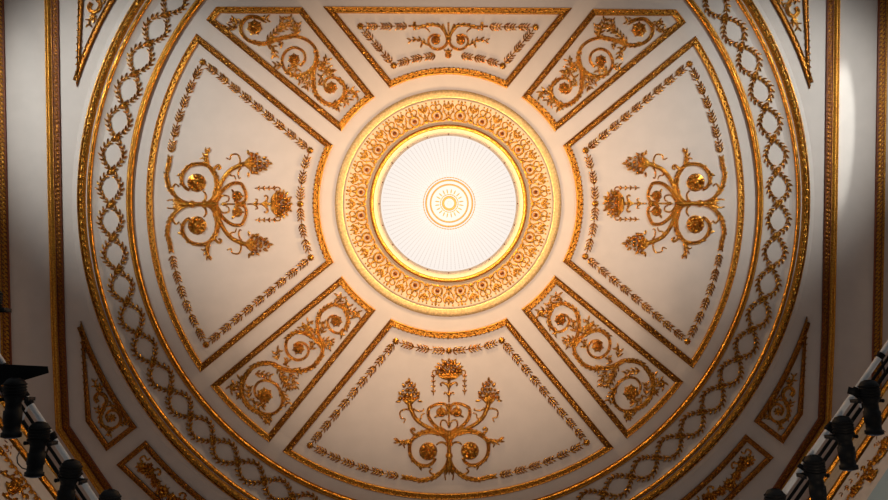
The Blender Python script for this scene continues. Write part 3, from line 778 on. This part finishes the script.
def truss(side, e0, e1, off):
    p0, p1 = ray(*e0, ZT), ray(*e1, ZT); D = (p1-p0).normalized()
    A, B = p0-D*1.2, p1+D*2.0; O = Vector(off)
    root = thing('lighting_pipe', 'pale metal lighting pipe with dark rail slanting across the bottom %s corner' % side, 'lighting pipe', A)
    m = MB3(); m.rod(A, B, .036); m.build('main_pipe', ALU, root)
    m = MB3(); m.rod(A+O, B+O, .02); m.build('rear_rail', BLACK, root)
    m = MB3(); m.rod(A+O*1.9, B+O*1.9, .024); m.build('lower_pipe', BLACK, root)
    L = (B-A).length; n = int(L/.5)
    for k in range(n):
        t = (k+.5)/n; c = A+(B-A)*t
        m = MB3(); m.rod(c, c+O*1.9+D*.12, .014, 8); m.build('brace', ALU if k % 2 else BLACK, root)
        m = MB3(); m.rod(c-D*.035, c+D*.035, .048); m.build('collar', BLACK, root)
    return p0, D
pL = truss('left', (0,359), (93,497), (-.13,.09,.10))
pR = truss('right', (888,345), (786,490), (.13,.09,.10))
def spotlight(side, a, b, label, door=False, cable=False, pipe=None, wide=1.0):
    zt = ZT-.28
    p, q = ray(*a, zt), ray(*b, zt-.10); ax = (q-p).normalized(); x = ax.cross(Vector((0,0,1))).normalized(); up = x.cross(ax).normalized()
    if up.z < 0: up = -up
    root = thing('spotlight', label, 'stage light', (p+q)/2, 'spotlights on the %s lighting pipe' % side)
    L = (q-p).length; k = .118*wide
    m = MB3(); m.cyl(p-ax*.10, p+ax*.20, [(0,k*.35),(.06,k*.72),(.2,k*.98),(.5,k*1.04),(.75,k*.95),(.92,k*.78),(1,k*.7)], 20)
    for j in range(5): m.cyl(p+ax*(-.03+j*.035), p+ax*(-.015+j*.035), [(0,k*1.1),(1,k*1.1)], 20)
    m.build('lamp_housing', BLACK, root)
    m = MB3(); m.cyl(p+ax*.18, q, [(0,k*.72),(.25,k*.74),(.27,k*.86),(.62,k*.86),(.64,k*.76),(.86,k*.78),(.88,k*.94),(1,k*.94)], 20); tube = m.build('lens_tube', BLACK, root)
    m = MB3(); m.cyl(q-ax*.01, q+ax*.02, [(0,k*.8),(.6,k*.78),(1,k*.4)], 20); m.build('lens', LENS, tube)
    m = MB3()
    c = p+ax*.16
    for s in (-1,1):
        m.box(c+x*s*k*1.18+up*.09, x*.006, ax*.022, up*.13)
    m.box(c+up*.22, x*k*1.2, ax*.022, up*.006); m.build('yoke', BLK2, root)
    for s in (-1,1):
        m = MB3(); m.rod(c+x*s*k*1.1, c+x*s*(k*1.2+.025), .022, 10); m.build('knob', BLK2, root)
    # hook clamp to the nearest point of the pipe
    P0, D = pipe; t = (c-P0).dot(D); cp = P0+D*t
    m = MB3(); m.rod(c+up*.22, cp, .016, 8); m.rod(cp-D*.03, cp+D*.03, .055, 12); m.build('hook_clamp', BLK2, root)
    if door:
        m = MB3(); d0 = ray(854.5,392,zt); m.box(d0, (ray(861,394,zt)-ray(848,390,zt))*.5, (ray(850,397,zt)-ray(852,387,zt))*.35, Vector((0,0,.006))); m.rod(d0, c, .01, 6); m.build('barn_door', BLACK, root)
    if cable:
        pts = [ray(u, v, zt) for u, v in ((20,451),(17,457),(17.5,463),(22,468),(29,470),(34,472))]
        m = MB3()
        for i in range(len(pts)-1): m.rod(pts[i], pts[i+1], .008, 6)
        m.build('cable', CABLE, root)
def spots():
    L = 'left'; lab = 'black spotlight on the left lighting pipe, %s'
    spotlight(L, (-9,296), (-12,340), lab % 'only its rim showing at the left picture edge', pipe=pL)
    spotlight(L, (15,386), (11,437), lab % 'topmost fully visible, below the flag', pipe=pL, wide=1.05)
    spotlight(L, (39.5,430), (34,476), lab % 'with a thin cable loop beside it', cable=True, pipe=pL)
    spotlight(L, (71,468), (63,512), lab % 'front end cut off by picture edge', pipe=pL)
    spotlight(L, (110,498), (103,540), lab % 'only its rounded top showing, nearest the festoon panel', pipe=pL)
    L = 'right'; lab = 'black spotlight on the right lighting pipe, %s'
    spotlight(L, (869,388), (874.5,434), lab % 'topmost one with a small barn door', door=True, pipe=pR)
    spotlight(L, (842.5,424), (849,469), lab % 'second from the top', pipe=pR)
    spotlight(L, (814,463), (820,508), lab % 'third from top, cut by picture edge', pipe=pR)
    spotlight(L, (775,497), (780,540), lab % 'only its rounded top showing, beside the cornice strip', pipe=pR)
spots()
fl = thing('flag', 'flat black masking flag sticking out from the left lighting pipe', 'light flag', ray(8,372,ZT-.1))
m = MB3(); n0 = len(m.v)
for dz in (0,.012):
    for u, v in ((-25,362),(-4,364),(47.5,366.5),(48.5,373),(22,381),(-4,386),(-25,384)): m.w(ray(u,v,ZT-.1)+Vector((0,0,dz)))
m.f += [tuple(range(7)), tuple(range(13,6,-1))]+[(k,(k+1)%7,7+(k+1)%7,7+k) for k in range(7)]
m.build('plate', BLACK, fl, smooth=False)
m = MB3(); m.rod(ray(-6,374,ZT-.09), pL[0]+pL[1]*.1, .012, 8); m.build('arm', BLK2, fl)
